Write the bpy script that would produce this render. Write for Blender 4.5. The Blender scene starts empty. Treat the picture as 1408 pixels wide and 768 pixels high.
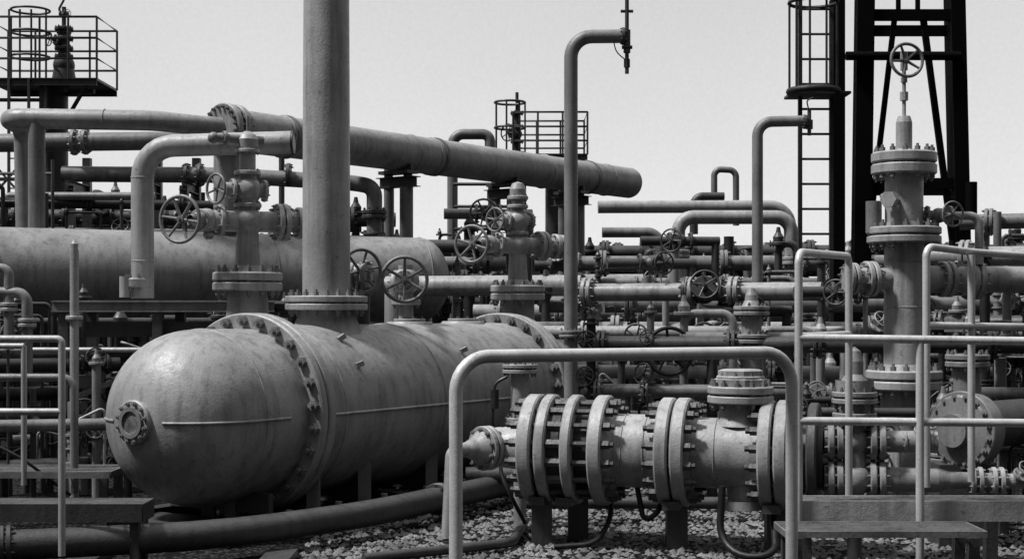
import bpy, math, random
from mathutils import Vector as V3
sc=bpy.context.scene
rnd=random.Random(7)
# ------------------------------------------------------------------ materials
def paint(name, base, rough=0.38, metal=0.0, var=0.40, bump=0.34, streak=0.62, speck=0.24, spec=0.5, fine=240.0, rust=0.0):
    m=bpy.data.materials.new(name); m.use_nodes=True
    nt=m.node_tree; N=nt.nodes; L=nt.links
    bs=N['Principled BSDF']; tc=N.new('ShaderNodeTexCoord')
    def noise(scale,detail,mapscale=None,rg=0.6):
        n=N.new('ShaderNodeTexNoise'); n.inputs['Scale'].default_value=scale; n.inputs['Detail'].default_value=detail
        n.inputs['Roughness'].default_value=rg
        if mapscale:
            mp=N.new('ShaderNodeMapping'); mp.inputs['Scale'].default_value=mapscale
            L.new(tc.outputs['Object'],mp.inputs['Vector']); L.new(mp.outputs[0],n.inputs['Vector'])
        else: L.new(tc.outputs['Object'],n.inputs['Vector'])
        return n.outputs['Fac']
    def rng(src,a,b,c,d):
        r=N.new('ShaderNodeMapRange'); r.inputs[1].default_value=a; r.inputs[2].default_value=b
        r.inputs[3].default_value=c; r.inputs[4].default_value=d; L.new(src,r.inputs[0]); return r.outputs[0]
    def mul(a,b):
        k=N.new('ShaderNodeMath'); k.operation='MULTIPLY'; L.new(a,k.inputs[0])
        if isinstance(b,float): k.inputs[1].default_value=b
        else: L.new(b,k.inputs[1])
        return k.outputs[0]
    nb=noise(2.2,5)
    big=rng(nb,0.3,0.7,1-var*0.7,1+var*0.5)
    st=rng(noise(5.0,3,(2.6,2.6,0.18)),0.48,0.72,1+0.05*streak,1-0.6*streak)
    sp=rng(noise(fine,1),0.3,0.7,1-speck,1+speck)
    nbl=noise(19,5,None,0.75)
    blot=rng(nbl,0.60,0.67,1.0,1-0.75*streak-rust)
    chip=rng(nbl,0.28,0.33,1.4,1.0)
    f=mul(mul(mul(mul(big,st),sp),blot),chip)
    # dust lying on upward faces
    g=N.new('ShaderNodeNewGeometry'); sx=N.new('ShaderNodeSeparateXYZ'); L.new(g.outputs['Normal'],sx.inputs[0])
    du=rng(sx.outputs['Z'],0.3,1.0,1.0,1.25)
    # every object weathered slightly differently
    oi=N.new('ShaderNodeObjectInfo'); ov=rng(oi.outputs['Random'],0,1,0.85,1.2)
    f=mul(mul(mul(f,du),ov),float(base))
    cb=N.new('ShaderNodeCombineColor'); 
    for i in range(3): L.new(f,cb.inputs[i])
    L.new(cb.outputs[0],bs.inputs['Base Color'])
    L.new(rng(nbl,0.35,0.65,rough-0.05,rough+0.18),bs.inputs['Roughness'])
    bs.inputs['Metallic'].default_value=metal
    bs.inputs['Specular IOR Level'].default_value=spec
    b=N.new('ShaderNodeBump'); b.inputs['Strength'].default_value=bump; b.inputs['Distance'].default_value=0.010
    L.new(noise(42,4,None,0.75),b.inputs['Height']); 
    b2=N.new('ShaderNodeBump'); b2.inputs['Strength'].default_value=bump*0.5; b2.inputs['Distance'].default_value=0.05
    L.new(nb,b2.inputs['Height']); L.new(b2.outputs[0],b.inputs['Normal'])
    L.new(b.outputs[0],bs.inputs['Normal'])
    return m
MATS=[paint('painted_steel',0.24),paint('painted_steel_light',0.33),paint('painted_steel_dark',0.042),
      paint('dark_iron',0.014,0.5,0.2,0.5),paint('black_steel',0.003,0.7,0,0.3,0.2,0.3,0.1,0.05),
      paint('galvanised_rail',0.38,0.36,0.2,0.3,0.15,0.4),paint('grating_steel',0.24,0.6,0.1,0.5,0.3,0.7),
      paint('concrete',0.10,0.9,0,0.4,0.6,0.6),paint('rubber_hose',0.010,0.4,0,0.2,0.1,0.1),paint('weathered_steel',0.14,0.4,0,.5,.3,.6),
      paint('stone',0.17,0.95,0,.8,.3,.3,.3,.1)]
PA,PL,PD,DI,BK,GV,GR,CO,RB,PM,ST=range(11)
# ------------------------------------------------------------------ mesh builder
def frame(d):
    d=V3(d).normalized(); a=V3((0,0,1)) if abs(d.z)<0.9 else V3((1,0,0))
    e1=a.cross(d).normalized(); e2=d.cross(e1).normalized(); return d,e1,e2
class B:
    def __init__(s,name): s.n=name; s.v=[]; s.f=[]; s.m=[]; s.s=[]
    def face(s,idx,m,sm): s.f.append(idx); s.m.append(m); s.s.append(sm)
    def ring(s,c,e1,e2,r,n,ph=0):
        k=len(s.v)
        for i in range(n):
            a=2*math.pi*i/n+ph; s.v.append(tuple(c+e1*(r*math.cos(a))+e2*(r*math.sin(a))))
        return k
    def band(s,k0,k1,n,m,sm):
        for i in range(n):
            j=(i+1)%n; s.face((k0+i,k0+j,k1+j,k1+i),m,sm)
    def lathe(s,o,ax,prof,m=PA,n=28,smooth=False):
        o=V3(o); d,e1,e2=frame(ax)
        if smooth:
            ks=[s.ring(o+d*h,e1,e2,max(r,1e-4),n) for h,r in prof]
            for a,b in zip(ks,ks[1:]): s.band(a,b,n,m,True)
        else:
            for (h0,r0),(h1,r1) in zip(prof,prof[1:]):
                flat=abs(h1-h0)<1e-6
                if flat and (r0<1e-5 or r1<1e-5):
                    r=max(r0,r1); k=s.ring(o+d*h0,e1,e2,r,n)
                    ids=tuple(range(k,k+n)); s.face(ids if r1<r0 else ids[::-1],m,False); continue
                a=s.ring(o+d*h0,e1,e2,max(r0,1e-4),n); b=s.ring(o+d*h1,e1,e2,max(r1,1e-4),n); s.band(a,b,n,m,n>8)
    def cyl(s,a,b,r,r2=None,m=PA,n=20):
        a=V3(a);b=V3(b); h=(b-a).length
        if h<1e-5: return
        s.lathe(a,b-a,[(0,0),(0,r),(h,r if r2 is None else r2),(h,0)],m,n)
    def fl(s,o,ax,r,th,nb=12,m=PA,bl=1.7,bf=0.85,bm=None,n=32,br=None):
        c=min(th*0.16,0.012)
        if bm is None: bm=PM if m==PA else m
        s.lathe(o,ax,[(-th/2,0),(-th/2,r-c),(-th/2+c,r),(th/2-c,r),(th/2,r-c),(th/2,0)],m,n)
        if nb:
            d,e1,e2=frame(ax); br=br or min(r*0.09,0.9*math.pi*r/nb*0.48)
            for i in range(nb):
                a=2*math.pi*(i+.5)/nb; c0=V3(o)+(e1*math.cos(a)+e2*math.sin(a))*(r*bf)
                s.cyl(c0-d*(th*bl/2),c0+d*(th*bl/2),br,m=bm,n=6)
                s.cyl(c0-d*(th*bl/2+br*.8),c0+d*(th*bl/2+br*.8),br*.5,m=bm,n=6)
    def fp(s,o,ax,r,th,nb=12,m=PA,bm=None,gap=0.012):
        d=V3(ax).normalized(); o=V3(o)
        if bm is None: bm=PM if m==PA else m
        s.fl(o-d*(th/2+gap/2),d,r,th,0,m); s.fl(o+d*(th/2+gap/2),d,r,th,0,m)
        s.cyl(o-d*gap,o+d*gap,r*.72,m=DI)
        dd,e1,e2=frame(d); br=min(r*0.09,0.9*math.pi*r/nb*0.48); L=th*1.0+gap+br*1.1
        for i in range(nb):
            a=2*math.pi*(i+.5)/nb; c0=o+(e1*math.cos(a)+e2*math.sin(a))*(r*.85)
            s.cyl(c0-d*L,c0+d*L,br,m=bm,n=6)
            s.cyl(c0-d*(L+br*.9),c0+d*(L+br*.9),br*.5,m=bm,n=6)
    def tube(s,pts,r,bend=0.0,m=PA,n=20,closed=False,caps=True):
        pts=[V3(p) for p in pts]; path=[]
        if bend>0 and len(pts)>2:
            path=[pts[0]]
            for i in range(1,len(pts)-1):
                p=pts[i]; a=(pts[i-1]-p); b=(pts[i+1]-p); la,lb=a.length,b.length; a.normalize(); b.normalize()
                t=min(bend,la*.48,lb*.48); ang=a.angle(b)
                if ang>3.05: path.append(p); continue
                p0=p+a*t; p1=p+b*t; rr=t*math.tan(ang/2); bis=(a+b).normalized(); c=p+bis*(rr/math.sin(ang/2))
                u0=p0-c; w=math.pi-ang; axn=u0.cross(p1-c).normalized(); k=max(3,int(w/0.2))
                for j in range(k+1):
                    th=w*j/k; path.append(c+u0*math.cos(th)+axn.cross(u0)*math.sin(th))
            path.append(pts[-1])
        else: path=pts
        N=len(path); ks=[]; e1=None
        for i,p in enumerate(path):
            if closed: t=path[(i+1)%N]-path[i-1]
            elif i==0: t=path[1]-p
            elif i==N-1: t=p-path[-2]
            else: t=(path[i+1]-p).normalized()+(p-path[i-1]).normalized()
            t.normalize()
            if e1 is None: _,e1,e2=frame(t)
            else:
                e1=(e1-t*e1.dot(t)).normalized()
            e2=t.cross(e1).normalized()
            ks.append(s.ring(p,e1,e2,r,n))
            if caps and not closed and i in(0,N-1):
                k=s.ring(p,e1,e2,r,n); ids=tuple(range(k,k+n)); s.face(ids[::-1] if i==0 else ids,m,False)
        for a,b in zip(ks,ks[1:]): s.band(a,b,n,m,True)
        if closed: s.band(ks[-1],ks[0],n,m,True)
    def torus(s,c,nrm,R,r,m=PA,n=28,k=8):
        c=V3(c); d,e1,e2=frame(nrm); pts=[c+e1*(R*math.cos(2*math.pi*i/n))+e2*(R*math.sin(2*math.pi*i/n)) for i in range(n)]
        ks=[]
        for i in range(n):
            a=2*math.pi*i/n; o=e1*math.cos(a)+e2*math.sin(a); ks.append(s.ring(pts[i],o,d,r,k))
        for i in range(n): s.band(ks[i],ks[(i+1)%n],k,m,True)
    def ball(s,c,r,m=PA,n=20,ax=(0,0,1),sq=1.0):
        K=10; s.lathe(c,ax,[(-r*sq*math.cos(math.pi*i/K),r*math.sin(math.pi*i/K)) for i in range(K+1)],m,n,True)
    def beam(s,a,b,w,h,m=PA,up=(0,0,1)):
        a=V3(a);b=V3(b); d=(b-a).normalized(); up=V3(up)
        if abs(d.dot(up))>.95: up=V3((0,1,0))
        e1=d.cross(up).normalized(); e2=e1.cross(d).normalized(); P=[]
        for p in(a,b):
            for x,y in((-1,-1),(1,-1),(1,1),(-1,1)): P.append(tuple(p+e1*(x*w/2)+e2*(y*h/2)))
        for q in((0,3,2,1),(4,5,6,7),(0,1,5,4),(1,2,6,5),(2,3,7,6),(3,0,4,7)):
            k=len(s.v); s.v+= [P[i] for i in q]; s.face((k,k+1,k+2,k+3),m,False)
    def ibeam(s,a,b,w,h,m=PA,t=0.012):
        a=V3(a);b=V3(b); z=V3((0,0,1))
        s.beam(a+z*(h/2-t/2),b+z*(h/2-t/2),w,t,m); s.beam(a-z*(h/2-t/2),b-z*(h/2-t/2),w,t,m); s.beam(a,b,t,h-2*t,m)
    def wheel(s,c,nrm,R,m=PA,sp=5,stem=0.15,tr=None):
        c=V3(c); d,e1,e2=frame(nrm); tr=tr or R*.085
        s.torus(c,d,R,tr,m,30,8); hub=c-d*(R*.12)
        s.cyl(hub-d*R*.14,hub+d*R*.14,R*.17,m=m,n=12)
        ph=rnd.random()*6
        for i in range(sp):
            a=ph+2*math.pi*i/sp; o=e1*math.cos(a)+e2*math.sin(a)
            s.cyl(hub+o*R*.12,c+o*R*.97,tr*.95,tr*.7,m,8)
        s.cyl(hub-d*stem,hub+d*R*.3,R*.08,m=m,n=8)
    def valve(s,c,ax,k,wd,wr,m=PA,nb=8,wm=None):
        """flanged gate valve: body, end flanges, bonnet, yoke, wheel"""
        c=V3(c); ax=V3(ax).normalized(); wd=V3(wd).normalized()
        s.ball(c,k*.9,m,16,ax,1.05); s.cyl(c-ax*k*1.3,c+ax*k*1.3,k*.6,m=m,n=16)
        s.fl(c-ax*k*1.35,ax,k*1.15,k*.28,nb,m,n=20); s.fl(c+ax*k*1.35,ax,k*1.15,k*.28,nb,m,n=20)
        s.cyl(c,c+wd*k*1.3,k*.6,k*.5,m,14); s.fl(c+wd*k*1.35,wd,k*.9,k*.3,6,m,n=18)
        s.cyl(c+wd*k*1.4,c+wd*k*2.1,k*.3,k*.22,m,10)
        s.wheel(c+wd*(k*2.6),wd,wr,m if wm is None else wm,5,k*.8)
    def gauge(s,c,nrm,r,m=PA):
        s.lathe(c,nrm,[(-r*.3,0),(-r*.3,r),(r*.25,r),(r*.25,r*.85),(r*.15,r*.85)],DI,18); s.cyl(V3(c),V3(c)+V3(nrm).normalized()*r*.16,r*.84,m=PL,n=18)
        s.cyl(V3(c)-V3((0,0,r*2.2)),c,r*.16,m=m,n=6)
    def done(s):
        me=bpy.data.meshes.new(s.n)
        xs=[p[0] for p in s.v]; ys=[p[1] for p in s.v]; zs=[p[2] for p in s.v]
        o=((min(xs)+max(xs))/2,(min(ys)+max(ys))/2,min(zs))
        me.from_pydata([(p[0]-o[0],p[1]-o[1],p[2]-o[2]) for p in s.v],[],s.f)
        for m in MATS: me.materials.append(m)
        me.polygons.foreach_set('material_index',s.m); me.polygons.foreach_set('use_smooth',s.s); me.update()
        ob=bpy.data.objects.new(s.n,me); ob.location=o; sc.collection.objects.link(ob); return ob
Z=V3((0,0,1)); U=V3((.53,.848,0)); W=V3((.848,-.53,0))
# ------------------------------------------------------------------ pressure vessel (foreground)
F1=V3((-2.10,11.7,.90))
def PV(t,v=0,z=0): return F1+U*t+W*v+Z*z
b=B('pressure_vessel')
prof=[]
for i in range(25):
    a=math.pi/2*i/24; prof.append((-.58-.67*max(0,math.cos(a))**.86,.675*math.sin(a)**.93))
b.lathe(F1,U,prof,PA,72,True); b.lathe(F1,U,[(-.58,.675),(-.04,.675)],PA,72,True)
b.lathe(F1,U,[(.05,.70),(3.72,.70)],PA,72,True)
b.torus(PV(-.56),U,.674,.008,PA,64,6); b.torus(PV(1.75),U,.70,.008,PA,64,6); b.torus(PV(.35),U,.70,.007,PA,64,6)
b.fl(PV(-.035),U,.80,.085,26,PA,1.9,.922,n=72,br=.043); b.fl(PV(.062),U,.80,.085,0,PA,n=72)
b.torus(PV(.014),U,.775,.012,DI,64,6)
b.fl(PV(3.72),U,.80,.085,26,PA,1.9,.922,n=72,br=.042); b.fl(PV(3.82),U,.80,.085,26,PA,1.9,.922,n=72,br=.042)
b.lathe(F1,U,[(3.86,.66),(4.5,.66)],PA,48,True)
b.lathe(F1,U,[(4.5+.4*math.sin(math.pi/2*i/8),.66*math.cos(math.pi/2*i/8)) for i in range(9)],PA,48,True)
b.cyl(PV(-1.28),PV(-1.05),.10,m=PA); b.fl(PV(-1.25),U,.165,.05,12,PA,1.7,n=36,br=.016); b.lathe(PV(-1.285),-U,[(0,.115),(.012,.115),(.012,.085),(-.005,.085),(-.005,0)],PM,24)
def dome(a,sg): return PV(-.58-.67*max(0,math.cos(a))**.86,sg*.679*math.sin(a)**.93)
strip=[dome(math.pi/2*i/18,1) for i in range(4,19)]+[PV(-.30,.679)]
b.tube(strip,.011,0,PA,8); b.tube([dome(math.pi/2*i/18,-1) for i in range(4,19)],.011,0,PA,8)
b.tube([PV(.12,.703),PV(3.6,.703)],.011,0,PL,8)
c=V3(PV(.953)); b.lathe((c.x,c.y,1.50),Z,[(0,.33),(.08,.29),(.16,.25),(.30,.235)],PA,40,True)
for t in(2.3,3.2):
    c=PV(t,-.1); b.lathe((c.x,c.y,1.5),Z,[(0,.24),(.10,.22),(.12,.20)],PA,28,True); b.fl((c.x,c.y,1.63),Z,.15,.03,8,PA)
for t,v,z in((.6,.60,.37),(.62,.40,.58),(2.2,.55,.45)):
    b.beam(PV(t,v,z),PV(t+.05,v*1.06,z*1.06),.04,.04,PA)
for t in(-.35,.18,.84,1.81,2.9,3.5):
    for v in((.50,-.50) if t>0 else (.12,-.12)):
        b.beam(PV(t,v,-.88),PV(t,v,-.42 if t>0 else -.60),.10,.10,PM); b.beam(PV(t,v,-.87),PV(t,v,-.85),.2,.2,PD)
    b.beam(PV(t,-.52,-.66),PV(t,.52,-.66),.05,.16,PD)
b.done()
b=B('steel_skid_frame')
for v in(.62,-.62): b.ibeam(PV(-1.0,v,-.82),PV(4.6,v,-.82),.14,.14,PD)
for t in(-1.0,.2,1.4,2.6,3.8): b.ibeam(PV(t,-.55,-.82),PV(t,.55,-.82),.1,.13,PD)
b.beam(PV(-.75,-.5,-.79),PV(-.75,.5,-.79),.5,.03,PD)
for i in range(9): b.cyl(PV(-.9+.6*i,.66,-.74),PV(-.9+.6*i,.66,-.70),.03,m=PM,n=6)
b.done()
# ------------------------------------------------------------------ vent stack
b=B('vent_stack'); x,y=-1.595,12.5
b.lathe((x,y,1.80),Z,[(0,.205),(1.8,.200),(3.6,.19),(5.6,.185)],PA,40,True)
b.fp((x,y,1.785),Z,.355,.055,20,PA); 
for z in(3.3,4.6): b.torus((x,y,z),Z,.196,.005,PA,36,6)
b.done()
# ------------------------------------------------------------------ wellhead trees
def tree(x,y,z,A,wn,neck=.17,k=1.0,low=.5,wr=.195,up=.27,top=True,al=.60):
    b=B('wellhead_valve_tree'); A=V3(A).normalized(); wn=V3(wn).normalized(); o=V3((x,y,z))
    b.lathe(o-Z*low,Z,[(0,neck*1.25),(low*.5,neck*1.05),(low,neck)],PA,32,True)
    b.fp(o,Z,.30*k,.075*k,14,PA); b.lathe(o+Z*.08,Z,[(0,.16*k),(.06,.11*k),(.32,.095*k)],PA,28)
    c=o+Z*.52*k; b.ball(c,.135*k,PA); b.cyl(c-Z*.2,c+Z*.35,.095*k)
    b.cyl(c-A*.34,c+A*.3,.09*k,m=PA,n=24); b.fl(c+A*.24,A,.14*k,.04,8,PA)
    g=c+A*.36*k; b.ball(g,.105*k,PA); h=g+wn*.1; b.fl(g+wn*.1,wn,.095*k,.03,6,PA); b.lathe(g+wn*.12,wn,[(0,.07),(.05,.05),(.12,.035)],PA,14)
    b.wheel(c+A*al*k*.86+wn*.12*k,wn,wr*k,PM,6,.18,.016); b.cyl(g,c+A*al*k*.86,.045,m=PA,n=12)
    b.cyl(c+A*.34,c+A*.34-Z*.16,.03,m=PA,n=10); b.fl(c+A*.34-Z*.12,Z,.05,.03,4,PA)
    b.fp(c-A*.30*k,A,.165*k,.045,10,PA); b.cyl(c-A*.34,c-A*.58,.085*k); b.fl(c-A*.46,A,.14*k,.05,8,PA)
    b.lathe(c-A*.56*k,-A,[(-.03,0),(-.03,.125),(.03,.125),(.03,.06),(0,.06),(0,0)],PA,24)
    e=o+Z*(.52+up)*k; b.ball(e,.125*k,PA); b.fl(e-Z*.13,Z,.12*k,.035,8,PA); b.fl(e+Z*.15,Z,.115*k,.035,8,PA)
    b.cyl(e,e+A*.2,.065*k); b.fl(e+A*.13,A,.1*k,.03,6,PA); b.wheel(e+A*.22+wn*.1,(A+wn*1.2),.125*k,PM,5,.15,.012); b.cyl(e,e-A*.16,.06,m=PA); b.fl(e-A*.15,A,.095,.03,6,PA)
    b.cyl(e,e+Z*.36,.07*k)
    if top:
        g=e+Z*.34; b.fl(g,Z,.105,.03,8,PA); b.lathe(g,Z,[(0,.085),(.1,.095),(.14,.07),(.17,.03),(.17,0)],PA,20)
        b.tube([g+Z*.1,g+Z*.1+A*.28],.04,m=PM,n=14); b.fl(g+Z*.1+A*.2,A,.065,.03,6,PM); b.ball(g+Z*.1+A*.3,.05,PM,12)
        b.cyl(g+Z*.1,g+Z*.1-A*.14,.035,m=PM,n=10); b.cyl(g+Z*.15,g+Z*.3,.012,m=PM,n=8)
    else:
        g=e+Z*.24; b.fl(g,Z,.11,.04,8,PA); b.lathe(g,Z,[(0,.08),(.09,.085),(.15,.06),(.17,0)],PA,18)
    return b.done()
tree(-2.29,12.6,1.97,(-.90,-.44,0),(-.38,-.92,0))
tree(.06,15.2,1.91,(-.85,-.5,0),(-.45,-.9,0),low=.7,top=False,k=.95)
b=B('wellhead_tower_tree'); x,y=3.234,12.0; o=V3((x,y,0))
b.lathe(o,Z,[(0,.19),(1.15,.19)],PA,36); b.fp(o+Z*1.15,Z,.31,.075,16,PA)
b.lathe(o+Z*1.22,Z,[(0,.19),(.06,.165),(1.06,.16)],PA,36); b.fp(o+Z*2.34,Z,.30,.06,16,PA)
b.lathe(o+Z*2.4,Z,[(0,.17),(.05,.155),(.44,.155),(.47,.18)],PA,36); b.fp(o+Z*2.93,Z,.265,.085,14,PA)
b.lathe(o+Z*3.02,Z,[(0,.10),(.03,.066),(.25,.066),(.30,.05),(.30,0)],PA,24); b.cyl(o+Z*3.3,o+Z*3.75,.016,m=PA,n=10)
b.cyl(o+Z*3.45,o+Z*3.52,.035,m=PA,n=8); b.wheel(o+V3((.01,-.05,3.775)),(0.15,-1,.05),.135,PM,5,.05,.014)
b.cyl(o+Z*3.7,o+Z*3.85,.03,m=PA,n=10); b.cyl(o+Z*3.6,o+Z*3.64,.028,m=PA,n=8)
b.cyl(o+Z*1.98,o+Z*1.98-V3((.5,.1,0)),.09); b.fp(o+V3((-.30,-.06,1.98)),(1,.2,0),.145,.04,10,PA); b.fp(o+V3((-.46,-.1,1.98)),(1,.2,0),.13,.035,10,PA)
b.tube([o+Z*1.98,o+V3((1.6,.3,1.98))],.11); b.fp(o+V3((.36,.06,1.98)),(1,.2,0),.15,.045,10,PA); b.fp(o+V3((.6,.12,1.98)),(1,.2,0),.17,.05,10,PA)
b.lathe(o+V3((-.10,-.1,2.62)),(-.6,-.8,0),[(0,.05),(.1,.05),(.1,.07),(.15,.07),(.15,0)],PA,6)
b.cyl(o+V3((-.22,-.12,2.66)),o+V3((-.1,-.2,2.55)),.02,m=PA,n=8)
b.valve(o+V3((.27,-.05,2.5)),(1,0,0),.07,(.35,-.9,0),.10,PM); b.cyl(o+V3((-.25,0,2.36)),o+V3((-.25,0,2.62)),.065,m=PM)
b.tube([o+V3((.15,0,2.5)),o+V3((.62,0,2.5)),o+V3((.62,0,2.1))],.035,.08); b.tube([o+V3((.1,-.2,.5)),o+V3((.1,-.28,1.0)),o+V3((.4,-.3,1.2))],.012,.1,RB,8)
for z in(1.5,1.75,2.12): b.torus(o+Z*z,Z,.161,.005,PA,32,6)
b.done()
# ------------------------------------------------------------------ long elevated header pipe
b=B('elevated_header_pipe'); a=V3((-3.78,19.95,4.2)); e=V3((2.25,28,4.2)); D=(e-a).normalized(); Lh=(e-a).length
b.lathe(a,D,[(0,.29),(Lh,.29)],PA,48,True); b.lathe(e,D,[(.14*math.sin(math.pi/2*i/6),.29*math.cos(math.pi/2*i/6)) for i in range(7)],PA,40,True)
b.fl(a-D*.05,D,.35,.10,20,PA,1.8); b.fl(a-D*.22,D,.35,.10,20,PA,1.8)
for t in(.85,3.6,4.1,7.2,7.9,9.2): b.torus(a+D*t,D,.292,.014,PA,40,6)
for t in(.9,4.2,8.6): b.lathe(a+D*t,D,[(0,.29),(0,.31),(.06,.31),(.06,.29)],PM,36)
for t in(3.35,6.1,8.1):
    c=a+D*t; s=D.cross(Z).normalized()
    b.beam(c-s*.3-Z*.32,c+s*.3-Z*.32,.26,.05,PD); b.beam(c-s*.2-Z*.46,c-s*.2-Z*.2,.16,.03,PD,D); b.beam(c+s*.2-Z*.46,c+s*.2-Z*.2,.16,.03,PD,D)
    b.ibeam(c-s*.38-Z*.47,c+s*.38-Z*.47,.2,.16,PD)
    for q in(-.19,.17): b.cyl((c+s*q).xy.to_3d(),c+s*q-Z*.55,.105 if q>0 else .08,m=PM)
b.cyl((-3.9,19.95,4.2),(-3.9,19.95,0),.19,m=PA,n=28); b.fp((-3.9,19.95,2.9),Z,.28,.06,12,PA)
b.tube([(-3.95,19.8,4.22),(-4.4,19.4,4.22),(-4.75,19.3,4.25),(-6.7,19.3,4.28),(-6.78,20.2,4.28),(-6.78,20.3,2.6)],.135,.22,PA,24)
b.tube([(-6.3,19.28,4.2),(-6.3,19.28,0)],.11,0,PM); b.torus((-5.4,19.3,4.265),(1,0,0),.136,.006,PA,24,6)
b.done()
b=B('pipe_rack')
b.tube([(-9,22,4.25),(-5.3,22,4.3),(-4.9,22.4,4.3)],.14,.2,PM); b.fl((-6.45,22,4.29),(1,0,0),.2,.06,10,PM); b.fl((-6.62,22,4.28),(1,0,0),.2,.06,10,PM)
b.tube([(-6.8,22,3.8),(-4.4,22.2,3.8),(-2.4,22.2,3.68),(-2.1,22.2,3.62),(-2.1,22.2,0)],.12,.25,PM); 
for x in(-4.95,-4.75,-3.4): b.fl((x,22.15,3.8),(1,.02,0),.18,.06,10,PD)
b.fp((-2.1,22.2,3.2),Z,.19,.06,8,PD); b.valve((-2.1,22.2,2.7),Z,.15,(1,-.3,0),.17,PD)
for x in(-8.7,-6.6,-5.5,-4.9,-2.9): 
    b.ibeam((x,21.6,3.6),(x,22.7,3.6),.1,.14,PD); b.beam((x,21.75,0),(x,21.75,3.6),.12,.12,PD); b.beam((x,22.6,0),(x,22.6,4.1),.12,.12,PD)
b.tube([(-9,21.2,3.0),(-7.4,21.2,3.0),(-7.4,21.2,3.4),(-5.2,21.2,3.4)],.06,.1,PM,12); b.done()
# ------------------------------------------------------------------ horizontal storage vessel (behind)
b=B('horizontal_storage_tank'); a=V3((-7.4,18.4,2.2)); e=V3((-1.36,21.1,2.18)); D=(e-a).normalized(); L=(e-a).length
b.lathe(a,D,[(-1.0,.61),(L,.61)],PA,56,True); b.lathe(e,D,[(.42*math.sin(math.pi/2*i/8),.61*math.cos(math.pi/2*i/8)) for i in range(9)],PA,56,True)
b.fl(a+D*.62,D,.66,.07,32,PA,1.8); b.fl(a+D*.72,D,.66,.07,0,PA)
for t in(2.6,4.4,L): b.torus(a+D*t,D,.612,.009,PA,48,6)
for t in(1.6,3.2,4.9): b.beam((a+D*t)-Z*2.2,(a+D*t)-Z*.5,.9,.2,CO)
b.done()
# ------------------------------------------------------------------ gooseneck pipes
def goose(pts,r,bend,m=PA,flz=None,extra=None):
    b=B('gooseneck_pipe'); b.tube(pts,r,bend,m,24)
    if flz: b.fp((pts[0][0],pts[0][1],flz),Z,r*1.75,r*.4,8,m)
    if extra: extra(b)
    return b.done()
def ex(b): 
    b.fl((-3.60,13.97,1.99),Z,.12,.09,8,PA); b.cyl((-3.70,13.9,1.85),(-3.70,13.9,2.05),.05); b.lathe((-2.09,13.94,3.335),(1,-.02,0),[(-.03,.106),(0,.112),(.004,.09),(-.05,.085),(-.05,0)],DI,24)
    b.torus((-3.556,14,2.2),Z,.107,.006,PA,20,6); b.torus((-3.556,14,3.0),Z,.107,.006,PA,20,6)
goose([(-3.556,14,1.84),(-3.556,14,3.3),(-2.09,13.94,3.335)],.108,.30,PA,None,ex)
def ex2(b):
    x=1.106; b.cyl((x,14,4.0),(x,14,4.75),.02,m=PD,n=10); b.cyl((x,14,4.2),(x,14,4.42),.035,m=PD,n=10)
    b.fl((1.07,14,4.36),(1,0,0),.085,.03,6,PD); b.cyl((x,14,4.06),(x,14,4.14),.03,m=DI,n=8); b.cyl((x-.06,14,4.6),(x+.06,14,4.6),.015,m=DI,n=8)
    b.tube([(.98,14,4.3),(1.0,13.97,4.2),(1.09,13.98,4.13)],.006,.05,RB,6); b.cyl((x-.05,13.98,4.25),(x+.05,13.98,4.25),.018,m=DI,n=8)
    b.tube([(x,14,4.7),(x-.03,14,4.78),(x+.02,14,4.83)],.012,.02,DI,6)
goose([(.567,14,0),(.567,14,4.355),(1.08,14,4.36)],.066,.2,PM,1.5,ex2)
def ex3(b):
    b.fl((3.22,16,3.8),(1,0,0),.08,.03,6,PD); b.cyl((3.27,16,3.65),(3.27,16,3.95),.022,m=PD,n=8); b.cyl((3.27,16,3.72),(3.27,16,3.82),.04,m=PD,n=8)
    b.tube([(3.27,16,3.9),(3.22,15.9,4.02),(3.29,15.9,4.05)],.008,.03,DI,6)
goose([(2.70,16,0),(2.70,16,3.8),(3.24,16,3.81)],.06,.16,PM,1.9,ex3)
goose([(3.475,25,3.3),(3.475,25,4.17),(3.85,25,4.15),(3.85,25,3.2)],.055,.12,PM)
goose([(-1.35,33,2.5),(-1.35,33,5.75),(-.5,33,5.75),(-.5,33,5.4)],.12,.25,PM)
goose([(-4.75,30,2),(-4.75,30,4.9)],.06,.1,PD)
b=B('pipe_loop'); b.tube([(1.3,22,3.3),(4.2,22,3.31),(4.25,22,0)],.095,.3,PA); b.tube([(2.4,21,0),(2.4,21,3.08),(4.03,21,3.08),(4.03,21,0)],.10,.22,PA)
b.tube([(1.4,22.6,2.95),(2.3,22.6,2.95),(2.35,22.6,0)],.08,.2,PM); b.tube([(3.0,24,3.0),(3.0,24,3.62),(3.5,24,3.62)],.07,.15,PD)
for z in(2.55,1.9): b.fp((2.4,21,z),Z,.17,.05,8,PA); b.fp((4.03,21,z-.1),Z,.17,.05,8,PA)
b.done()
b=B('pipeline_spool'); b.tube([(.8,16.4,1.93),(2.5,15.8,1.93),(3.3,15.5,1.93)],.10,0,PA); d=(1,-.35,0)
for x,y in((.86,16.38),(1.95,16.0),(2.42,15.83)): b.fp((x,y,1.93),d,.17,.05,10,PA)
b.valve((2.1,15.94,1.93),d,.15,(-.1,-1,.2),.15,PD)
b.tube([(-1.5,17.4,2.02),(.2,17,2.02),(.8,16.9,2.02)],.12,0,PA); b.fp((-1.35,17.35,2.02),(1,-.23,0),.19,.05,10); b.cyl((-1.38,17.1,0),(-1.38,17.1,1.95),.12)
b.tube([(.9,24,2.2),(2.2,24,2.2)],.14,0,PA); b.ball((2.2,24,2.2),.14,PA); b.done()
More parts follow.
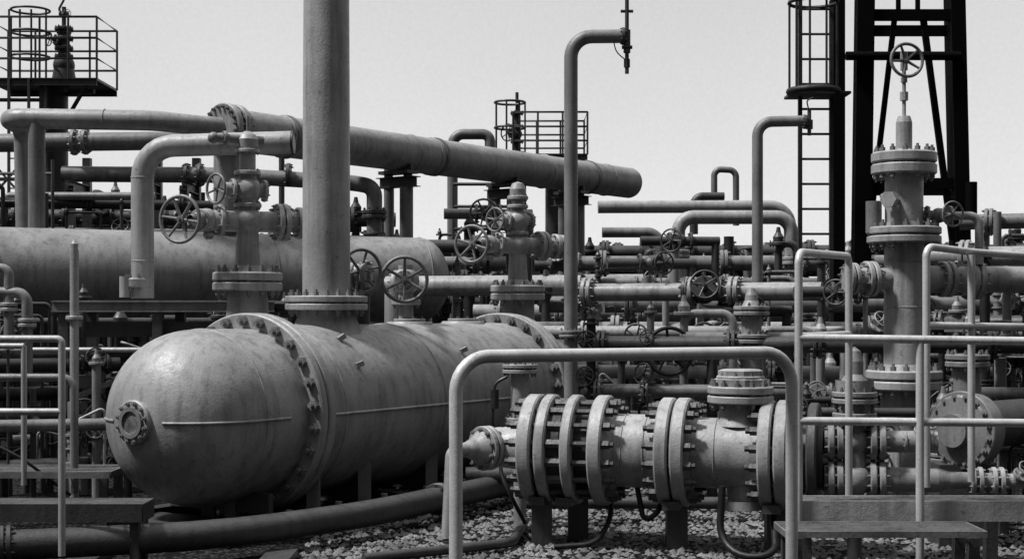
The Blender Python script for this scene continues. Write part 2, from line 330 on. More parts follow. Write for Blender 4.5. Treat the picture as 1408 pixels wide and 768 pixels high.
b=B('gate_valve'); ax=V3((1,-.18,0)).normalized()
b.cyl((-1.62,13.02,2.04),(-1.25,12.95,2.03),.045); b.fl((-1.42,12.98,2.03),ax,.12,.05,8); b.fl((-1.30,12.95,2.03),ax,.14,.05,8)
b.ball((-1.37,12.97,2.04),.10); b.wheel((-1.33,12.85,2.07),(.55,-.83,0),.19,PM,6,.2,.016); b.cyl((-1.33,13.0,1.6),(-1.33,13.0,2.05),.06,m=PD); b.done()
b=B('gate_valve'); b.wheel((-.96,13.0,2.0),(.08,-1,0),.20,PM,6,.3,.017); b.cyl((-.98,13.2,2.0),(-1.0,13.7,2.0),.06); b.ball((-1,13.7,2.0),.13); b.cyl((-1.0,13.7,1.2),(-1.0,13.7,2.15),.07)
b.fl((-1,13.7,1.8),Z,.14,.05,8);b.fl((-.99,13.4,2.0),(0,1,0),.10,.04,8); b.done()
for(x,y,z,r,n) in((1.417,13,1.36,.21,(.1,-1,.05)),(1.95,14.6,1.44,.16,(.4,-1,0)),(1.22,14.5,1.46,.13,(-.5,-1,0)),(1.95,18,2.6,.14,(-.6,-1,0)),(-.33,16.2,2.82,.15,(-.2,-1,0)),(2.6,15.5,1.75,.13,(.2,-1,.1)),(3.1,14,1.9,.12,(-.6,-1,0)),(1.7,16,2.25,.12,(.5,-1,0))):
    b=B('gate_valve'); n=V3(n).normalized(); o=V3((x,y,z)); b.valve(o-n*.31,(1,.1,0),.10,n,r,DI if y<14 or r==.15 else PD); c=o-n*.31
    b.cyl(c-V3((.5,.05,0)),c+V3((.5,.05,0)),.06,m=PD); b.cyl(c+V3((.45,.04,0)),(c.x+.45,c.y+.04,0),.05,m=PD); b.done()
# ------------------------------------------------------------------ foreground pipeline
b=B('flanged_pipeline'); P0=V3((1.187,10.5,.70)); A=V3((.96,-.28,0)); 
def Q(t,z=0,q=0): return P0+A*t+Z*z+V3((.28,.96,0))*q
b.cyl(Q(-1.1),Q(-.5),.27,m=PA,n=40); b.lathe(Q(-.48),A,[(0,.31),(.05,.265),(.4,.265)],PA,48); b.lathe(Q(.09),A,[(0,.29),(.04,.25),(.55,.25),(.57,.29)],PA,48); b.cyl(Q(.8),Q(1.05),.24,m=PD,n=36)
def pf(t,th,r=.40,nb=0,m=PA): b.fl(Q(t),A,r,th,nb,m,1.0,n=64)
pf(-1.05,.10); pf(-.93,.08); pf(-.74,.075,.40); pf(-.53,.10,.40); pf(-.055,.095,.39); pf(.058,.095,.39); pf(.66,.09,.385); pf(.77,.09,.385); pf(.98,.07,.37,0,PD)
for t in(-.36,-.2,.3): b.torus(Q(t),A,.265 if t<0 else .25,.006,PA,48,6)
e1=V3((.28,.96,0))
def studs(t0,t1,n,r=.345,br=.034,m=PA):
    for i in range(n):
        a=2*math.pi*(i+.5)/n; c=e1*(r*math.cos(a))+Z*(r*math.sin(a))
        for u in(t0,t1): b.cyl(Q(u-.028)+c,Q(u+.028)+c,br,m=m,n=6)
        b.cyl(Q(t0-.06)+c,Q(t1+.06)+c,br*.6,m=m,n=8)
studs(-1.13,-.86,16,m=PD); studs(-.81,-.45,16,m=PD); studs(-.13,.13,16,.335,m=PD); studs(.59,.84,16,.33,m=PD)
b.cyl(Q(-1.0),Q(-.8),.34,m=DI,n=36);b.cyl(Q(-.7),Q(-.5),.30,m=DI,n=36)
b.lathe(Q(-1.1),-A,[(0,.30),(.03,.17),(.2,.15)],PA,32); 
f=V3((-.75,-.66,0)).normalized(); k=Q(-1.33); b.ball(k,.15); b.fp(k+f*.14,f,.165,.035,10); b.lathe(k+f*.19,f,[(0,.13),(.07,.08),(.14,.055),(.20,.05)],PA,24); b.tube([k+f*.36,k+f*.46,k+f*.5-Z*.62],.048,.09,PA)
n=Q(.46); b.lathe(n+Z*.2,Z,[(0,.19),(.07,.155),(.17,.145)],PA,32); b.fp(n+Z*.42,Z,.235,.055,12); b.lathe(n+Z*.48,Z,[(0,.19),(.05,.19),(.06,.16),(.11,.16),(.12,.13),(.12,0)],PA,8); b.fl(n+Z*.53,Z,.17,.05,8)
b.lathe(Q(.48,-.2),-Z,[(0,.12),(.13,.11),(.13,.16),(.19,.16),(.19,0)],PA,24)
for t,q in((-.98,-.1),(-.78,.2),(.0,.0),(.7,.1)):
    b.beam(Q(t,-.70,q),Q(t,-.36,q),.15,.12,PD); b.beam(Q(t,-.36,-.25),Q(t,-.36,.25),.12,.06,PD)
b.done()
b=B('rubber_hose'); b.tube([(1.46,10.1,.5),(1.44,10.1,.15),(1.55,9.95,.03),(1.8,9.9,.05),(1.85,10.3,.3)],.026,.16,RB,10); b.tube([(.9,10.6,.5),(.95,10.5,.2),(1.05,10.5,.25),(1.15,10.6,.5)],.02,.1,RB,10)
b.tube([(.75,10.9,.45),(.72,10.6,.2),(.6,10.4,.05),(.3,10.4,.03)],.02,.1,RB,10); b.tube([(-.05,11.2,.8),(-.1,11.1,.5),(0,11.0,.3),(.1,11.1,.1)],.016,.1,RB,10); b.done()
b=B('ground_pipeline'); b.tube([(-3.9,9.25,.19),(-2.0,9.9,.19),(-1.1,10.9,.19),(.25,13.4,.19),(1.6,16,.19)],.10,.5,PD,24)
for p,d in(((-3.3,9.47,.19),(.95,.31,0)),((-.6,11.83,.19),(.47,.88,0)),((.0,12.94,.19),(.47,.88,0))): b.fp(p,d,.13,.03,10,PD)
b.tube([(-1.0,9.8,.05),(0,10.4,.06),(.1,11.5,.06)],.035,.1,PD); b.tube([(.0,11.9,.15),(1.5,11.9,.15),(4,11.7,.15)],.05,.1,PD); b.tube([(-.4,12.6,.3),(1.4,12.6,.3),(4,12.3,.3)],.07,.1,PD)
for x in(-2.9,-1.6): b.beam((x,9.5,.02),(x,10.2,.02),.2,.06,PD)
b.done()
b=B('instrument_standpipe'); x,y=.063,11.5; b.cyl((x,y,.6),(x,y,1.3),.072); b.fp((x,y,1.26),Z,.14,.03,10); b.fp((x,y,.84),Z,.12,.03,8); b.cyl((x,y,0),(x,y,.6),.05)
b.tube([(x-.1,y-.05,1.2),(x-.2,y-.05,1.15),(x-.22,y-.05,.8),(x-.1,y,.7)],.012,.05,RB,8); b.cyl((x-.2,y-.05,.95),(x-.2,y-.05,1.1),.035,m=DI,n=10)
b.tube([(x,y,1.3),(x,y,1.38),(x-.15,y,1.38)],.018,.04,PD,8); b.done()
b=B('valve_manifold'); o=V3((2.355,10.0,0))
b.lathe(o+Z*1.0,Z,[(0,.09),(.1,.09),(.1,.13),(.24,.13)],PA,24); b.fp(o+Z*1.12,Z,.155,.035,10); b.fp(o+Z*.98,Z,.15,.03,10); b.lathe(o+Z*1.15,Z,[(0,.10),(.08,.095),(.13,.06),(.22,.06),(.29,.04),(.32,0)],PA,20)
for z,r in((.82,.075),(.56,.085)):
    b.ball(o+Z*z,r*1.4); b.cyl(o+V3((-.2,.05,z)),o+V3((.55,-.06,z)),r); 
    for q in(-.16,-.1,.12,.18): b.fl(o+V3((q,-q*.15,z)),(1,-.15,0),.13,.045,10,PA)
b.cyl(o+Z*.5,o+Z*1.05,.08); b.valve(o+V3((.42,-.05,.82)),(1,-.1,0),.065,(.2,-.5,.8),.07,PA)
b.lathe(o+V3((.3,-.03,.56)),(1,-.12,0),[(0,.085),(.25,.085),(.33,.06),(.7,.05),(1.2,.05)],PA,24)
for q in(.78,.83,.92,.97): b.fl(o+V3((q,-q*.12,.56)),(1,-.12,0),.095,.03,8,PL)
b.valve(o+V3((1.05,-.12,.56)),(1,-.12,0),.06,(.3,-.6,.5),.06,PA); b.cyl(o+V3((0,0,0)),o+Z*.5,.05,m=PD); b.beam(o+V3((.9,-.1,0)),o+V3((.9,-.1,.46)),.08,.08,PD)
b.done()
b=B('centrifugal_pump'); b.lathe((3.3,10.6,.85),(-.8,-.6,0),[(-.2,.1),(-.1,.27),(.06,.27),(.08,.24),(.1,.12),(.16,.12),(.16,0)],PM,40); b.fl((3.27,10.56,.85),(-.8,-.6,0),.285,.04,16,PM); b.cyl((3.35,10.7,.85),(3.35,10.7,1.4),.1,m=PM); b.fp((3.35,10.7,1.35),Z,.16,.04,8,PM); b.beam((3.3,10.7,0),(3.3,10.7,.6),.4,.3,PD); b.cyl((3.3,10.8,.85),(4.0,11.4,.85),.18,m=PD); b.done()
b=B('block_valve'); o=V3((2.14,13,0)); b.lathe(o+Z*1.45,Z,[(0,.09),(.3,.09)],PA); b.fp(o+Z*1.72,Z,.16,.035,10); b.fp(o+Z*1.47,Z,.17,.035,10); b.lathe(o+Z*1.76,Z,[(0,.09),(.05,.06),(.1,.055),(.16,.03),(.16,0)],PA,16); b.cyl(o,o+Z*1.4,.1,m=PA); b.cyl(o+V3((-.6,.1,1.47)),o+V3((.7,-.1,1.47)),.06,m=PM); b.done()
# ------------------------------------------------------------------ valve manifolds filling the plant
def manifold(seed,x0,y0,x1,y1,zs,r,dens,zmax,mm=(PM,PD,PM,DI,PA),name='pipe_manifold'):
    R=random.Random(seed); b=B(name); a=V3((x0,y0,0)); e=V3((x1,y1,0)); D=(e-a).normalized(); L=(e-a).length; Nn=V3((D.y,-D.x,0))
    if Nn.y>0: Nn=-Nn
    for z in zs:
        rr=r*R.uniform(.6,1.3); m=R.choice(mm); off=Nn*R.uniform(-.25,.25); b.tube([a+off+Z*z,e+off+Z*z],rr,0,m,16); t=R.uniform(.1,.6)
        while t<L:
            b.fp(a+off+D*t+Z*z,D,rr*1.75,rr*.45,8,m); t+=R.uniform(.4,1.6)
            if R.random()<.4 and t<L: b.valve(a+off+D*t+Z*z,D,rr*1.3,(Nn+Z*R.uniform(-.1,.9)+D*R.uniform(-.7,.7)),R.uniform(.08,.14),m); t+=rr*5
    t=R.uniform(0,.3)
    while t<L:
        m=R.choice(mm); rr=r*R.uniform(.3,1.0); c=a+D*t+Nn*R.uniform(-.3,.3); zt=R.uniform(.45,1.0)*zmax; k=R.random()
        if k<.35:
            w=R.uniform(.15,.5); b.tube([c,c+Z*zt,c+D*w+Z*zt,c+D*w+Z*R.uniform(.0,.6)*zt],rr*.7,rr*2,m,14)
        else: b.tube([c,c+Z*zt],rr,0,m,16); 
        for q in range(R.randint(1,3)): 
            z=R.uniform(.35,.98)*zt
            j=R.random()
            if j<.4: b.fp(c+Z*z,Z,rr*1.8,rr*.5,8,m)
            elif j<.72: b.valve(c+Z*z,Z,max(.045,rr*1.2),(Nn*R.uniform(.2,1)+D*R.uniform(-1,1)+Z*.1),R.uniform(.06,.12),m,8,R.choice((m,DI)))
            elif j<.9:
                s=R.choice((-1,1)); b.beam(c+Z*z-D*.06*s,c+Z*z+D*.10*s,.09,.12,m); b.tube([c+Z*z+D*.1*s,c+Z*(z+.02)+D*.22*s,c+Z*(z-.25)+D*.23*s],.012,.05,RB,8)
            else: b.cyl(c+Z*z,c+Z*z+Nn*.12,.02,m=m,n=8); b.gauge(c+Z*(z+.1)+Nn*.12,Nn+D*R.uniform(-.6,.6),.045,m)
        if R.random()<.6: 
            g=c+Z*zt; b.fl(g,Z,rr*1.7,rr*.6,6,m); b.lathe(g,Z,[(0,rr*.9),(rr*1.2,rr),(rr*2,rr*.5),(rr*3,rr*.3),(rr*3,0)],m,12)
        if R.random()<.5: 
            h=R.uniform(.2,.9)*zt; w=R.uniform(-.6,.6); b.tube([c+Z*h,c+Nn*.2+Z*h,c+Nn*.22+D*w+Z*(h+R.uniform(-.2,.2)),c+Nn*.2+D*w+Z*R.uniform(0,h)],.013,.06,R.choice((PD,DI,PL)),8)
        t+=R.uniform(.5,1.5)/dens
    for t in [i*1.4+.3 for i in range(int(L/1.4))]:
        b.beam(a+D*t+Nn*.3,a+D*t+Nn*.3+Z*min(zs[0],1.0),.07,.07,PD)
    return b.done()
MX=(PM,PD,DI,PA,PD,PM,PA); DX=(PD,DI,PM,PD)
manifold(1,.7,13.4,5.2,12.6,(.55,1.0,1.42),.06,4.8,1.75,MX)
manifold(2,.3,15.0,5.5,14.2,(.6,1.1,1.5),.07,4.4,1.95,MX)
manifold(3,.3,17.0,7,16.2,(.9,1.5,1.8),.08,3.8,2.35,MX)
manifold(4,-.5,19.5,8,19,(1.0,1.7,2.1),.09,3.6,2.7,MX)
manifold(5,-2,24,10,23,(1.2,2.1,2.5),.10,2.8,3.1,DX)
manifold(6,-3,29,13,28,(1.4,2.2,2.9),.11,2.4,3.3,DX)
manifold(7,2.1,11.6,4.9,11.4,(.4,.9),.06,3.2,1.2,MX)
manifold(8,4.0,14.5,5.8,13.5,(.8,1.6,2.2),.08,4.0,2.5,MX)
manifold(16,3.7,13.2,5.2,12.4,(.7,1.3,2.2),.07,4.0,2.45,MX)
manifold(19,5.0,16.2,7.0,15.4,(1.0,2.0,2.7),.07,4.0,2.95,MX)
manifold(9,-5.2,13.2,-2.9,14.6,(.5,.95,1.3),.06,4.4,1.72,(PD,DI,PM,PD))
manifold(10,-6,15.0,-2.5,16.4,(.6,1.2,1.6),.08,3.6,1.9,(PD,DI,PD))
manifold(11,-9.5,24,-2,25,(1.8,2.9,3.3),.10,2.8,3.9,DX)
manifold(12,-11,28,-3,29,(1.8,2.9,3.4),.11,2.2,4.3,(PD,DI,PD))
manifold(18,-8.5,20.6,-4.4,21.6,(2.9,3.3),.06,4.0,3.75,(PD,DI,DI,PM))
manifold(13,-2.2,21.9,.8,22.2,(1.2,2.2,2.7),.09,3.0,3.3,(PD,PM,DI))
manifold(14,-1.2,14.6,1.2,16.6,(.9,1.4),.07,2.6,1.7,(PD,DI))
manifold(15,-5.0,11.9,-3.4,12.7,(.4,.8,1.25),.05,4.0,1.5,(PD,DI,PM))
manifold(17,-20,45,25,44,(2,3,3.5),.2,1.0,4.2,(PD,DI))
# ------------------------------------------------------------------ pipe support platform (left)
b=B('support_platform'); b.beam((-4.15,13.6,1.80),(-2.15,13.6,1.80),.9,.025,GR); b.ibeam((-4.15,13.13,1.76),(-2.15,13.13,1.76),.08,.10,PM); b.ibeam((-4.15,14.08,1.76),(-2.15,14.08,1.76),.08,.10,PD)
for x in(-4.05,-3.2,-2.3):
    for y in(13.16,14.05): b.beam((x,y,0),(x,y,1.71),.09,.09,PD)
b.beam((-4.05,13.16,.9),(-2.3,13.16,1.6),.05,.05,PD); b.beam((-3.9,13.3,1.55),(-2.4,13.3,1.55),.05,.14,PD); b.done()
b=B('marker_post'); b.cyl((-3.61,12,0),(-3.61,12,2.22),.036); b.lathe((-3.61,12,2.22),Z,[(0,.03),(.05,.032),(.09,0)],PA,12); b.fl((-3.61,12,1.66),Z,.07,.03,6); b.done()
# ------------------------------------------------------------------ railings and decks
def rail(segs,r,m=GV,bend=.1,name='guard_railing'):
    b=B(name)
    for s in segs: b.tube(s,r,bend,m,16)
    return b
b=rail([[(-.27,7.0,0),(-.27,7.0,1.49),(1.5,7.8,1.49),(1.5,7.8,0)]],.033,GV,.17)
for p in((-.27,7.0,0),(1.5,7.8,0)): b.lathe(p,Z,[(0,.09),(.015,.09),(.015,.035)],GV,16)
b.done()
b=rail([[(1.675,8.5,.45),(1.675,8.5,2.055),(2.2,9.5,2.07),(2.2,9.5,1.2)],[(1.67,8.5,1.555),(3.6,8.35,1.53)],[(1.67,8.5,1.07),(3.6,8.4,1.06)],[(2.37,8.45,.1),(2.37,8.45,1.53)],[(3.2,8.4,.1),(3.2,8.4,1.53)],
   [(1.675,8.5,1.56),(2.2,9.5,1.56)],[(2.2,9.5,1.3),(2.2,9.5,.3)],
   [(2.62,9.2,.6),(2.62,9.2,2.12),(3.05,9.6,2.10),(4.0,10.3,2.08)],[(3.0,9.5,.6),(3.0,9.5,2.08)],[(3.7,10.05,.6),(3.7,10.05,2.08)],[(2.62,9.2,1.62),(3.9,10.2,1.60)]],.024,GV,.07); b.done()
def deck(name,x0,x1,y0,y1,z,ch=.12,fm=PA):
    b=B(name); n=int((y1-y0)/.035)
    for i in range(n+1):
        y=y0+(y1-y0)*i/n; b.beam((x0,y,z-.015),(x1,y,z-.015),.006,.03,GR)
    k=int((x1-x0)/.1)
    for i in range(k+1): b.beam((x0+(x1-x0)*i/k,y0,z-.02),(x0+(x1-x0)*i/k,y1,z-.02),.006,.018,GR)
    for y in(y0-.01,y1+.01): b.beam((x0-.01,y,z-ch/2+.003),(x1+.01,y,z-ch/2+.003),.012,ch,fm)
    for x in(x0-.01,x1+.01): b.beam((x,y0,z-ch/2+.001),(x,y1,z-ch/2+.001),.012,ch,fm)
    for x in(x0+.05,x1-.05):
        for y in(y0+.05,y1-.05): b.beam((x,y,0),(x,y,z-.04),.06,.06,PD)
    return b.done()
deck('steel_walkway',1.68,4.2,8.52,8.75,.60,.12,PA); deck('stair_tread',1.52,2.6,8.0,8.36,.50,.035,PM)
deck('steel_walkway',-5.2,-3.05,11.0,11.5,.50,.05,PM); deck('steel_walkway',-4.6,-2.45,9.6,9.9,.44,.12,PD)
b=rail([[(-5,9.0,1.54),(-2.785,9.0,1.54),(-2.785,9.0,.2)],[(-5,9.0,1.09),(-2.785,9.0,1.09)],
  [(-5.2,12.6,1.38),(-3.2,12.6,1.38)],[(-5.2,12.6,.77),(-3.2,12.6,.77)],[(-3.69,11.0,.4),(-3.69,11.0,1.45)],[(-5,11.0,1.45),(-3.69,11.0,1.45)]],.022,GV,.03); b.done()
b=B('small_bore_piping'); 
for s,r in(([(-4.3,12,2.07),(-4.15,12,2.07),(-4.15,12,1.4)],.04),([(-4.3,12,1.87),(-4.0,12,1.87),(-4.0,12,1.2)],.045),([(-4.5,11.3,1.2),(-3.4,11.3,1.2),(-3.4,11.3,.3)],.03),([(-4.5,11.5,.8),(-3.2,11.8,.8)],.05),([(-4.4,11,.95),(-3.7,11,.6),(-3.4,11.2,.3)],.012)): b.tube(s,r,.1,PM if r>.02 else RB,14)
b.fp((-4.0,12,1.62),Z,.075,.03,8); b.fp((-4.15,12,1.75),Z,.07,.03,8); b.done()
# ------------------------------------------------------------------ elevated platforms
def tower(x,y,z,w,d,hr,colr,col=True):
    b=B('access_platform'); b.beam((x-w/2,y,z),(x+w/2,y,z),d,.05,PD); b.ibeam((x-w/2,y-d/2,z-.06),(x+w/2,y-d/2,z-.06),.08,.14,PD); b.ibeam((x-w/2,y+d/2,z-.06),(x+w/2,y+d/2,z-.06),.08,.14,PD)
    for zz in(z+hr*.33,z+hr*.66,z+hr):
        b.tube([(x-w/2,y-d/2,zz),(x+w/2,y-d/2,zz),(x+w/2,y+d/2,zz),(x-w/2,y+d/2,zz)],.024,0,PD,8,closed=True)
    n=max(2,int(w/.55))
    for i in range(n+1):
        for q in(-1,1): b.cyl((x-w/2+w*i/n,y+q*d/2,z),(x-w/2+w*i/n,y+q*d/2,z+hr),.024,m=PD,n=8)
    if col: b.cyl((x+.1,y,0),(x+.1,y,z),colr,m=PD,n=24)
    return b
b=tower(-9.5,30,6.4,2.3,1.5,1.25,.24); 
b.cyl((-9.24,30,6.4),(-9.24,30,6.75),.26,.2,PD); b.ball((-9.24,30,6.8),.22,PD); b.cyl((-9.24,30,6.8),(-9.24,30,7.6),.12,m=PD)
for z in(6.98,7.15,7.35,7.55): b.fl((-9.24,30,z),Z,.19,.06,8,PD)
b.valve((-9.24,30,7.3),Z,.13,(-.7,-.7,0),.14,PD); b.cyl((-9.24,30,7.5),(-9.24,30,8.0),.045,m=PD); b.tube([(-9.24,30,7.8),(-9.35,30,7.95),(-9.24,30,8.15)],.025,.05,PD,8); b.valve((-9.24,30,7.85),(1,0,0),.06,(.6,-.7,0),.08,PD)
for x in(-10.2,-9.98,-9.75,-9.45): b.cyl((x,29.5,6.4),(x,29.5,7.85),.022,m=PD,n=8)
for z in(6.9,7.4,7.85): b.torus((-9.8,29.6,z),Z,.38,.024,PD)
for x in(-10.1,-9.7): b.beam((x,29.2,0),(x,29.2,6.4),.05,.05,PD)
for i in range(20): b.cyl((-10.1,29.2,.3+.3*i),(-9.7,29.2,.3+.3*i),.016,m=PD,n=6)
for z in(3.6,4.4,5.2,6.0): b.beam((-10.9,29.4,z),(-9.5,29.4,z),.05,.07,PD)
for x in(-10.9,-10.45,-9.5): b.beam((x,29.4,0),(x,29.4,6.4),.09,.09,PD)
b.beam((-10.9,29.4,3.6),(-9.5,29.4,5.2),.04,.04,PD); b.beam((-9.5,29.4,3.6),(-10.9,29.4,5.2),.04,.04,PD)
b.beam((-9.24,30,6.2),(-8.5,29.6,6.2),.06,.08,PD); b.beam((-9.24,30,5.6),(-8.6,29.4,6.3),.06,.06,PD); b.done()
b=tower(.9,35,5.42,1.75,1.6,1.0,.2); 
for z in(5.5,6.1,6.7): b.torus((-.05,34.6,z),Z,.36,.028,PD)
for i in range(7): a=math.pi*2*i/7; b.cyl((-.05+.36*math.cos(a),34.6+.36*math.sin(a),5.4),(-.05+.36*math.cos(a),34.6+.36*math.sin(a),6.72),.025,m=PD,n=6)
b.cyl((.12,35,5.4),(.12,35,6.5),.09,m=PD); b.valve((.12,35,6.0),Z,.14,(-.6,-.8,0),.2,PD); b.cyl((.12,35,6.4),(.12,35,7.0),.04,m=PD); b.fl((.12,35,6.5),Z,.16,.06,8,PD)
b.beam((-.4,34.4,0),(-.4,34.4,5.4),.07,.07,PD); b.beam((.3,34.4,0),(.3,34.4,5.4),.07,.07,PD)
for i in range(17): b.cyl((-.4,34.4,.3+.3*i),(.3,34.4,.3+.3*i),.016,m=PD,n=6)
b.done()
b=B('scaffold_frame')
for x in(-1.05,-.4,.2): b.cyl((x,26,0),(x,26,4.0),.03,m=PD,n=8)
for z in(2.6,3.2,3.6,4.0): b.cyl((-1.05,26,z),(.2,26,z),.03,m=PD,n=8)
for x in(-7.6,-7.1,-6.6): b.cyl((x,20.9,0),(x,20.9,3.9),.025,m=PD,n=8)
for z in(2.9,3.3,3.7): b.cyl((-7.6,20.9,z),(-6.6,20.9,z),.022,m=PD,n=8)
b.done()
# ------------------------------------------------------------------ black mast and ladder
b=B('drilling_mast'); 
b.beam((4.03,18,0),(4.03,18,7.2),.15,.16,BK)
for y,o in((18,0),(19.0,.26)):
    b.beam((4.28+o,y,0),(4.38+o,y,7.2),.20,.18,BK); b.beam((5.62+o,y,0),(5.46+o,y,7.2),.18,.18,BK)
    for z in(5.38,3.3,1.6): b.beam((4.4+o,y,z),(5.5+o,y,z),.10,.13,BK)
b.cyl((4.1,17.85,4.85),(5.5,17.85,4.85),.055,m=BK)
b.beam((4.74,18,5.4),(4.40,18,2.5),.06,.06,BK); b.beam((5.08,18,5.4),(5.45,18,2.6),.07,.07,BK)
b.beam((4.78,18,5.4),(4.78,18,7.2),.05,.05,BK); b.beam((5.02,18,5.4),(5.02,18,7.2),.05,.05,BK)
for z in(5.38,3.3): b.beam((4.42,18,z),(4.66,19,z),.08,.1,BK); b.beam((5.5,18,z),(5.74,19,z),.08,.1,BK)
b.cyl((5.62,17.8,2.9),(5.62,17.8,3.3),.07,m=BK); b.done()
b=B('caged_ladder')
for x in(3.465,3.84): b.beam((x,17.5,0),(x,17.5,5.45),.045,.06,DI)
for i in range(18): b.cyl((3.465,17.5,.25+.3*i),(3.84,17.5,.25+.3*i),.015,m=DI,n=8)
for z in(5.375,4.325): b.torus((3.575,17.25,z),Z,.285,.022 if z!=4.325 else .04,DI)
for a in(180,215,250,290,330,0): a=math.radians(a); b.cyl((3.575+.285*math.cos(a),17.25+.285*math.sin(a),4.3),(3.575+.285*math.cos(a),17.25+.285*math.sin(a),5.4),.014,m=DI,n=8)
b.beam((3.3,17.4,4.30),(4.0,17.4,4.30),.5,.03,DI); b.done()
# ------------------------------------------------------------------ loose gravel stones (one object) and ground
b=B('gravel'); R=random.Random(3)
for i in range(9000):
    x=R.uniform(-1.5,4.2); y=9.2+R.random()**1.3*5.0; r=R.uniform(.012,.032); a0=R.random()*3
    k=len(b.v); z=r*.25
    for j in range(5):
        a=a0+j*1.257; q=r*R.uniform(.7,1.25); b.v.append((x+q*math.cos(a),y+q*math.sin(a),z*R.uniform(.2,1.2)))
    b.v.append((x+R.uniform(-.3,.3)*r,y+R.uniform(-.3,.3)*r,r*R.uniform(.7,1.1)))
    for j in range(5): b.face((k+j,k+(j+1)%5,k+5),ST,False)
b.done()
g=bpy.data.meshes.new('gravel_ground'); S=1500
g.from_pydata([(-S,-50,0),(S,-50,0),(S,2500,0),(-S,2500,0)],[],[(0,1,2,3)]); ob=bpy.data.objects.new('gravel_ground',g); sc.collection.objects.link(ob)
m=bpy.data.materials.new('gravel'); m.use_nodes=True; nt=m.node_tree; N=nt.nodes; L=nt.links; bs=N['Principled BSDF']; tc=N.new('ShaderNodeTexCoord')
vo=N.new('ShaderNodeTexVoronoi'); vo.inputs['Scale'].default_value=24; L.new(tc.outputs['Object'],vo.inputs['Vector'])
cr=N.new('ShaderNodeValToRGB'); cr.color_ramp.elements[0].color=(.14,.14,.14,1); cr.color_ramp.elements[1].color=(.004,.004,.004,1); cr.color_ramp.elements[1].position=.5
L.new(vo.outputs['Distance'],cr.inputs[0]); ns=N.new('ShaderNodeTexNoise'); ns.inputs['Scale'].default_value=1.5; ns.inputs['Detail'].default_value=6; L.new(tc.outputs['Object'],ns.inputs['Vector'])
mx=N.new('ShaderNodeMix'); mx.data_type='RGBA'; mx.blend_type='MULTIPLY'; mx.inputs[0].default_value=.85; L.new(cr.outputs[0],mx.inputs[6]); L.new(ns.outputs['Fac'],mx.inputs[7]); L.new(mx.outputs[2],bs.inputs['Base Color'])
bs.inputs['Roughness'].default_value=.95; bs.inputs['Specular IOR Level'].default_value=.15; bp=N.new('ShaderNodeBump'); bp.inputs['Distance'].default_value=.03; bp.invert=True; L.new(vo.outputs['Distance'],bp.inputs['Height']); L.new(bp.outputs[0],bs.inputs['Normal']); g.materials.append(m)
# ------------------------------------------------------------------ sky (bright overcast ahead, added dimming of low sky behind and beside camera for deeper shade), sun through thin cloud
SV=V3((-.62,-.18,1.0)).normalized()
w=bpy.data.worlds.new('World'); sc.world=w; w.use_nodes=True; nt=w.node_tree; N=nt.nodes; L=nt.links; bg=N['Background']; bg.inputs['Strength'].default_value=.1
sky=N.new('ShaderNodeTexSky'); sky.sky_type='NISHITA'; sky.sun_disc=False; sky.sun_elevation=math.asin(SV.z); sky.sun_rotation=math.atan2(SV.x,SV.y)
bw=N.new('ShaderNodeRGBToBW'); L.new(sky.outputs[0],bw.inputs[0])
tc=N.new('ShaderNodeTexCoord'); sx=N.new('ShaderNodeSeparateXYZ'); L.new(tc.outputs['Generated'],sx.inputs[0])
cr=N.new('ShaderNodeValToRGB'); L.new(sx.outputs['Z'],cr.inputs[0]); e=cr.color_ramp.elements
e[0].position=0; e[0].color=(.86,.86,.86,1); e[1].position=1; e[1].color=(.95,.95,.95,1)
q=e.new(.24); q.color=(.64,.64,.64,1); q=e.new(.5); q.color=(.62,.62,.62,1)
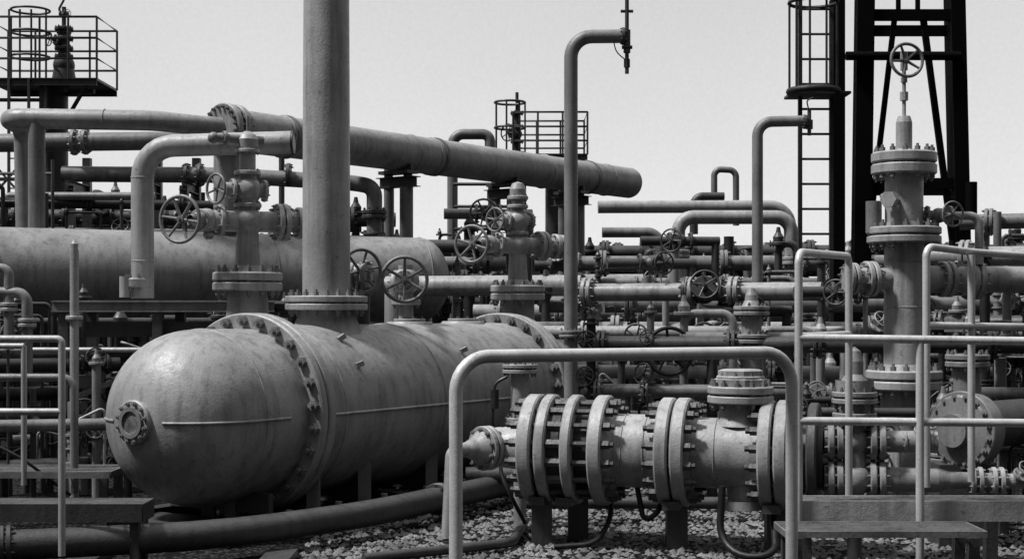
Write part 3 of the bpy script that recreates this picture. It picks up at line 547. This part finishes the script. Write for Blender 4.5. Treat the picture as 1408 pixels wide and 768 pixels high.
def nz(s,lo,hi,a=.3,c=.7,d=5):
    ns=N.new('ShaderNodeTexNoise'); ns.inputs['Scale'].default_value=s; ns.inputs['Detail'].default_value=d; L.new(tc.outputs['Generated'],ns.inputs['Vector'])
    mr=N.new('ShaderNodeMapRange'); mr.inputs[1].default_value=a; mr.inputs[2].default_value=c; mr.inputs[3].default_value=lo; mr.inputs[4].default_value=hi; L.new(ns.outputs['Fac'],mr.inputs[0]); return mr.outputs[0]
def mm(a,c):
    k=N.new('ShaderNodeMath'); k.operation='MULTIPLY'; L.new(a,k.inputs[0]); L.new(c,k.inputs[1]); return k.outputs[0]
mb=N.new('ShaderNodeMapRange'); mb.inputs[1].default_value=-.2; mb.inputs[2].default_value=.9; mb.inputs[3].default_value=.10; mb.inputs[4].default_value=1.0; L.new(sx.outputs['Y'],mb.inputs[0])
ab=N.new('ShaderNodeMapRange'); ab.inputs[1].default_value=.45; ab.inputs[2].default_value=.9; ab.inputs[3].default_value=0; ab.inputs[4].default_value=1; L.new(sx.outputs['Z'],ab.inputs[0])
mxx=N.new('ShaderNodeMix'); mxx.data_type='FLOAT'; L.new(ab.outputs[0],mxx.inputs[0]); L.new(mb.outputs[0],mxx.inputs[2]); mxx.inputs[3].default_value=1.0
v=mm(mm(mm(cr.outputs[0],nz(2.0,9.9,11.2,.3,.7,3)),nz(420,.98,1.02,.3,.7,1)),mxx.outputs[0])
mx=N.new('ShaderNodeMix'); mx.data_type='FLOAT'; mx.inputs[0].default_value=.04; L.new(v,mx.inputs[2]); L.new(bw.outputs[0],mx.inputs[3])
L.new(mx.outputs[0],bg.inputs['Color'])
sl=bpy.data.lights.new('sun','SUN'); sl.energy=4.9; sl.angle=math.radians(7); so=bpy.data.objects.new('sun',sl); so.rotation_euler=SV.to_track_quat('Z','Y').to_euler(); sc.collection.objects.link(so)
# ------------------------------------------------------------------ camera
cd=bpy.data.cameras.new('camera'); cam=bpy.data.objects.new('camera',cd); sc.collection.objects.link(cam); sc.camera=cam
cam.location=(0,0,1.7); cam.rotation_euler=(math.pi/2,0,0); cd.sensor_width=36; cd.lens=51.14; cd.shift_y=.0327; cd.clip_end=6000; cd.clip_start=.05
sc.view_settings.view_transform='Standard'; sc.view_settings.look='None'; sc.view_settings.exposure=0
print('verts',sum(len(o.data.vertices) for o in sc.objects if o.type=='MESH'))
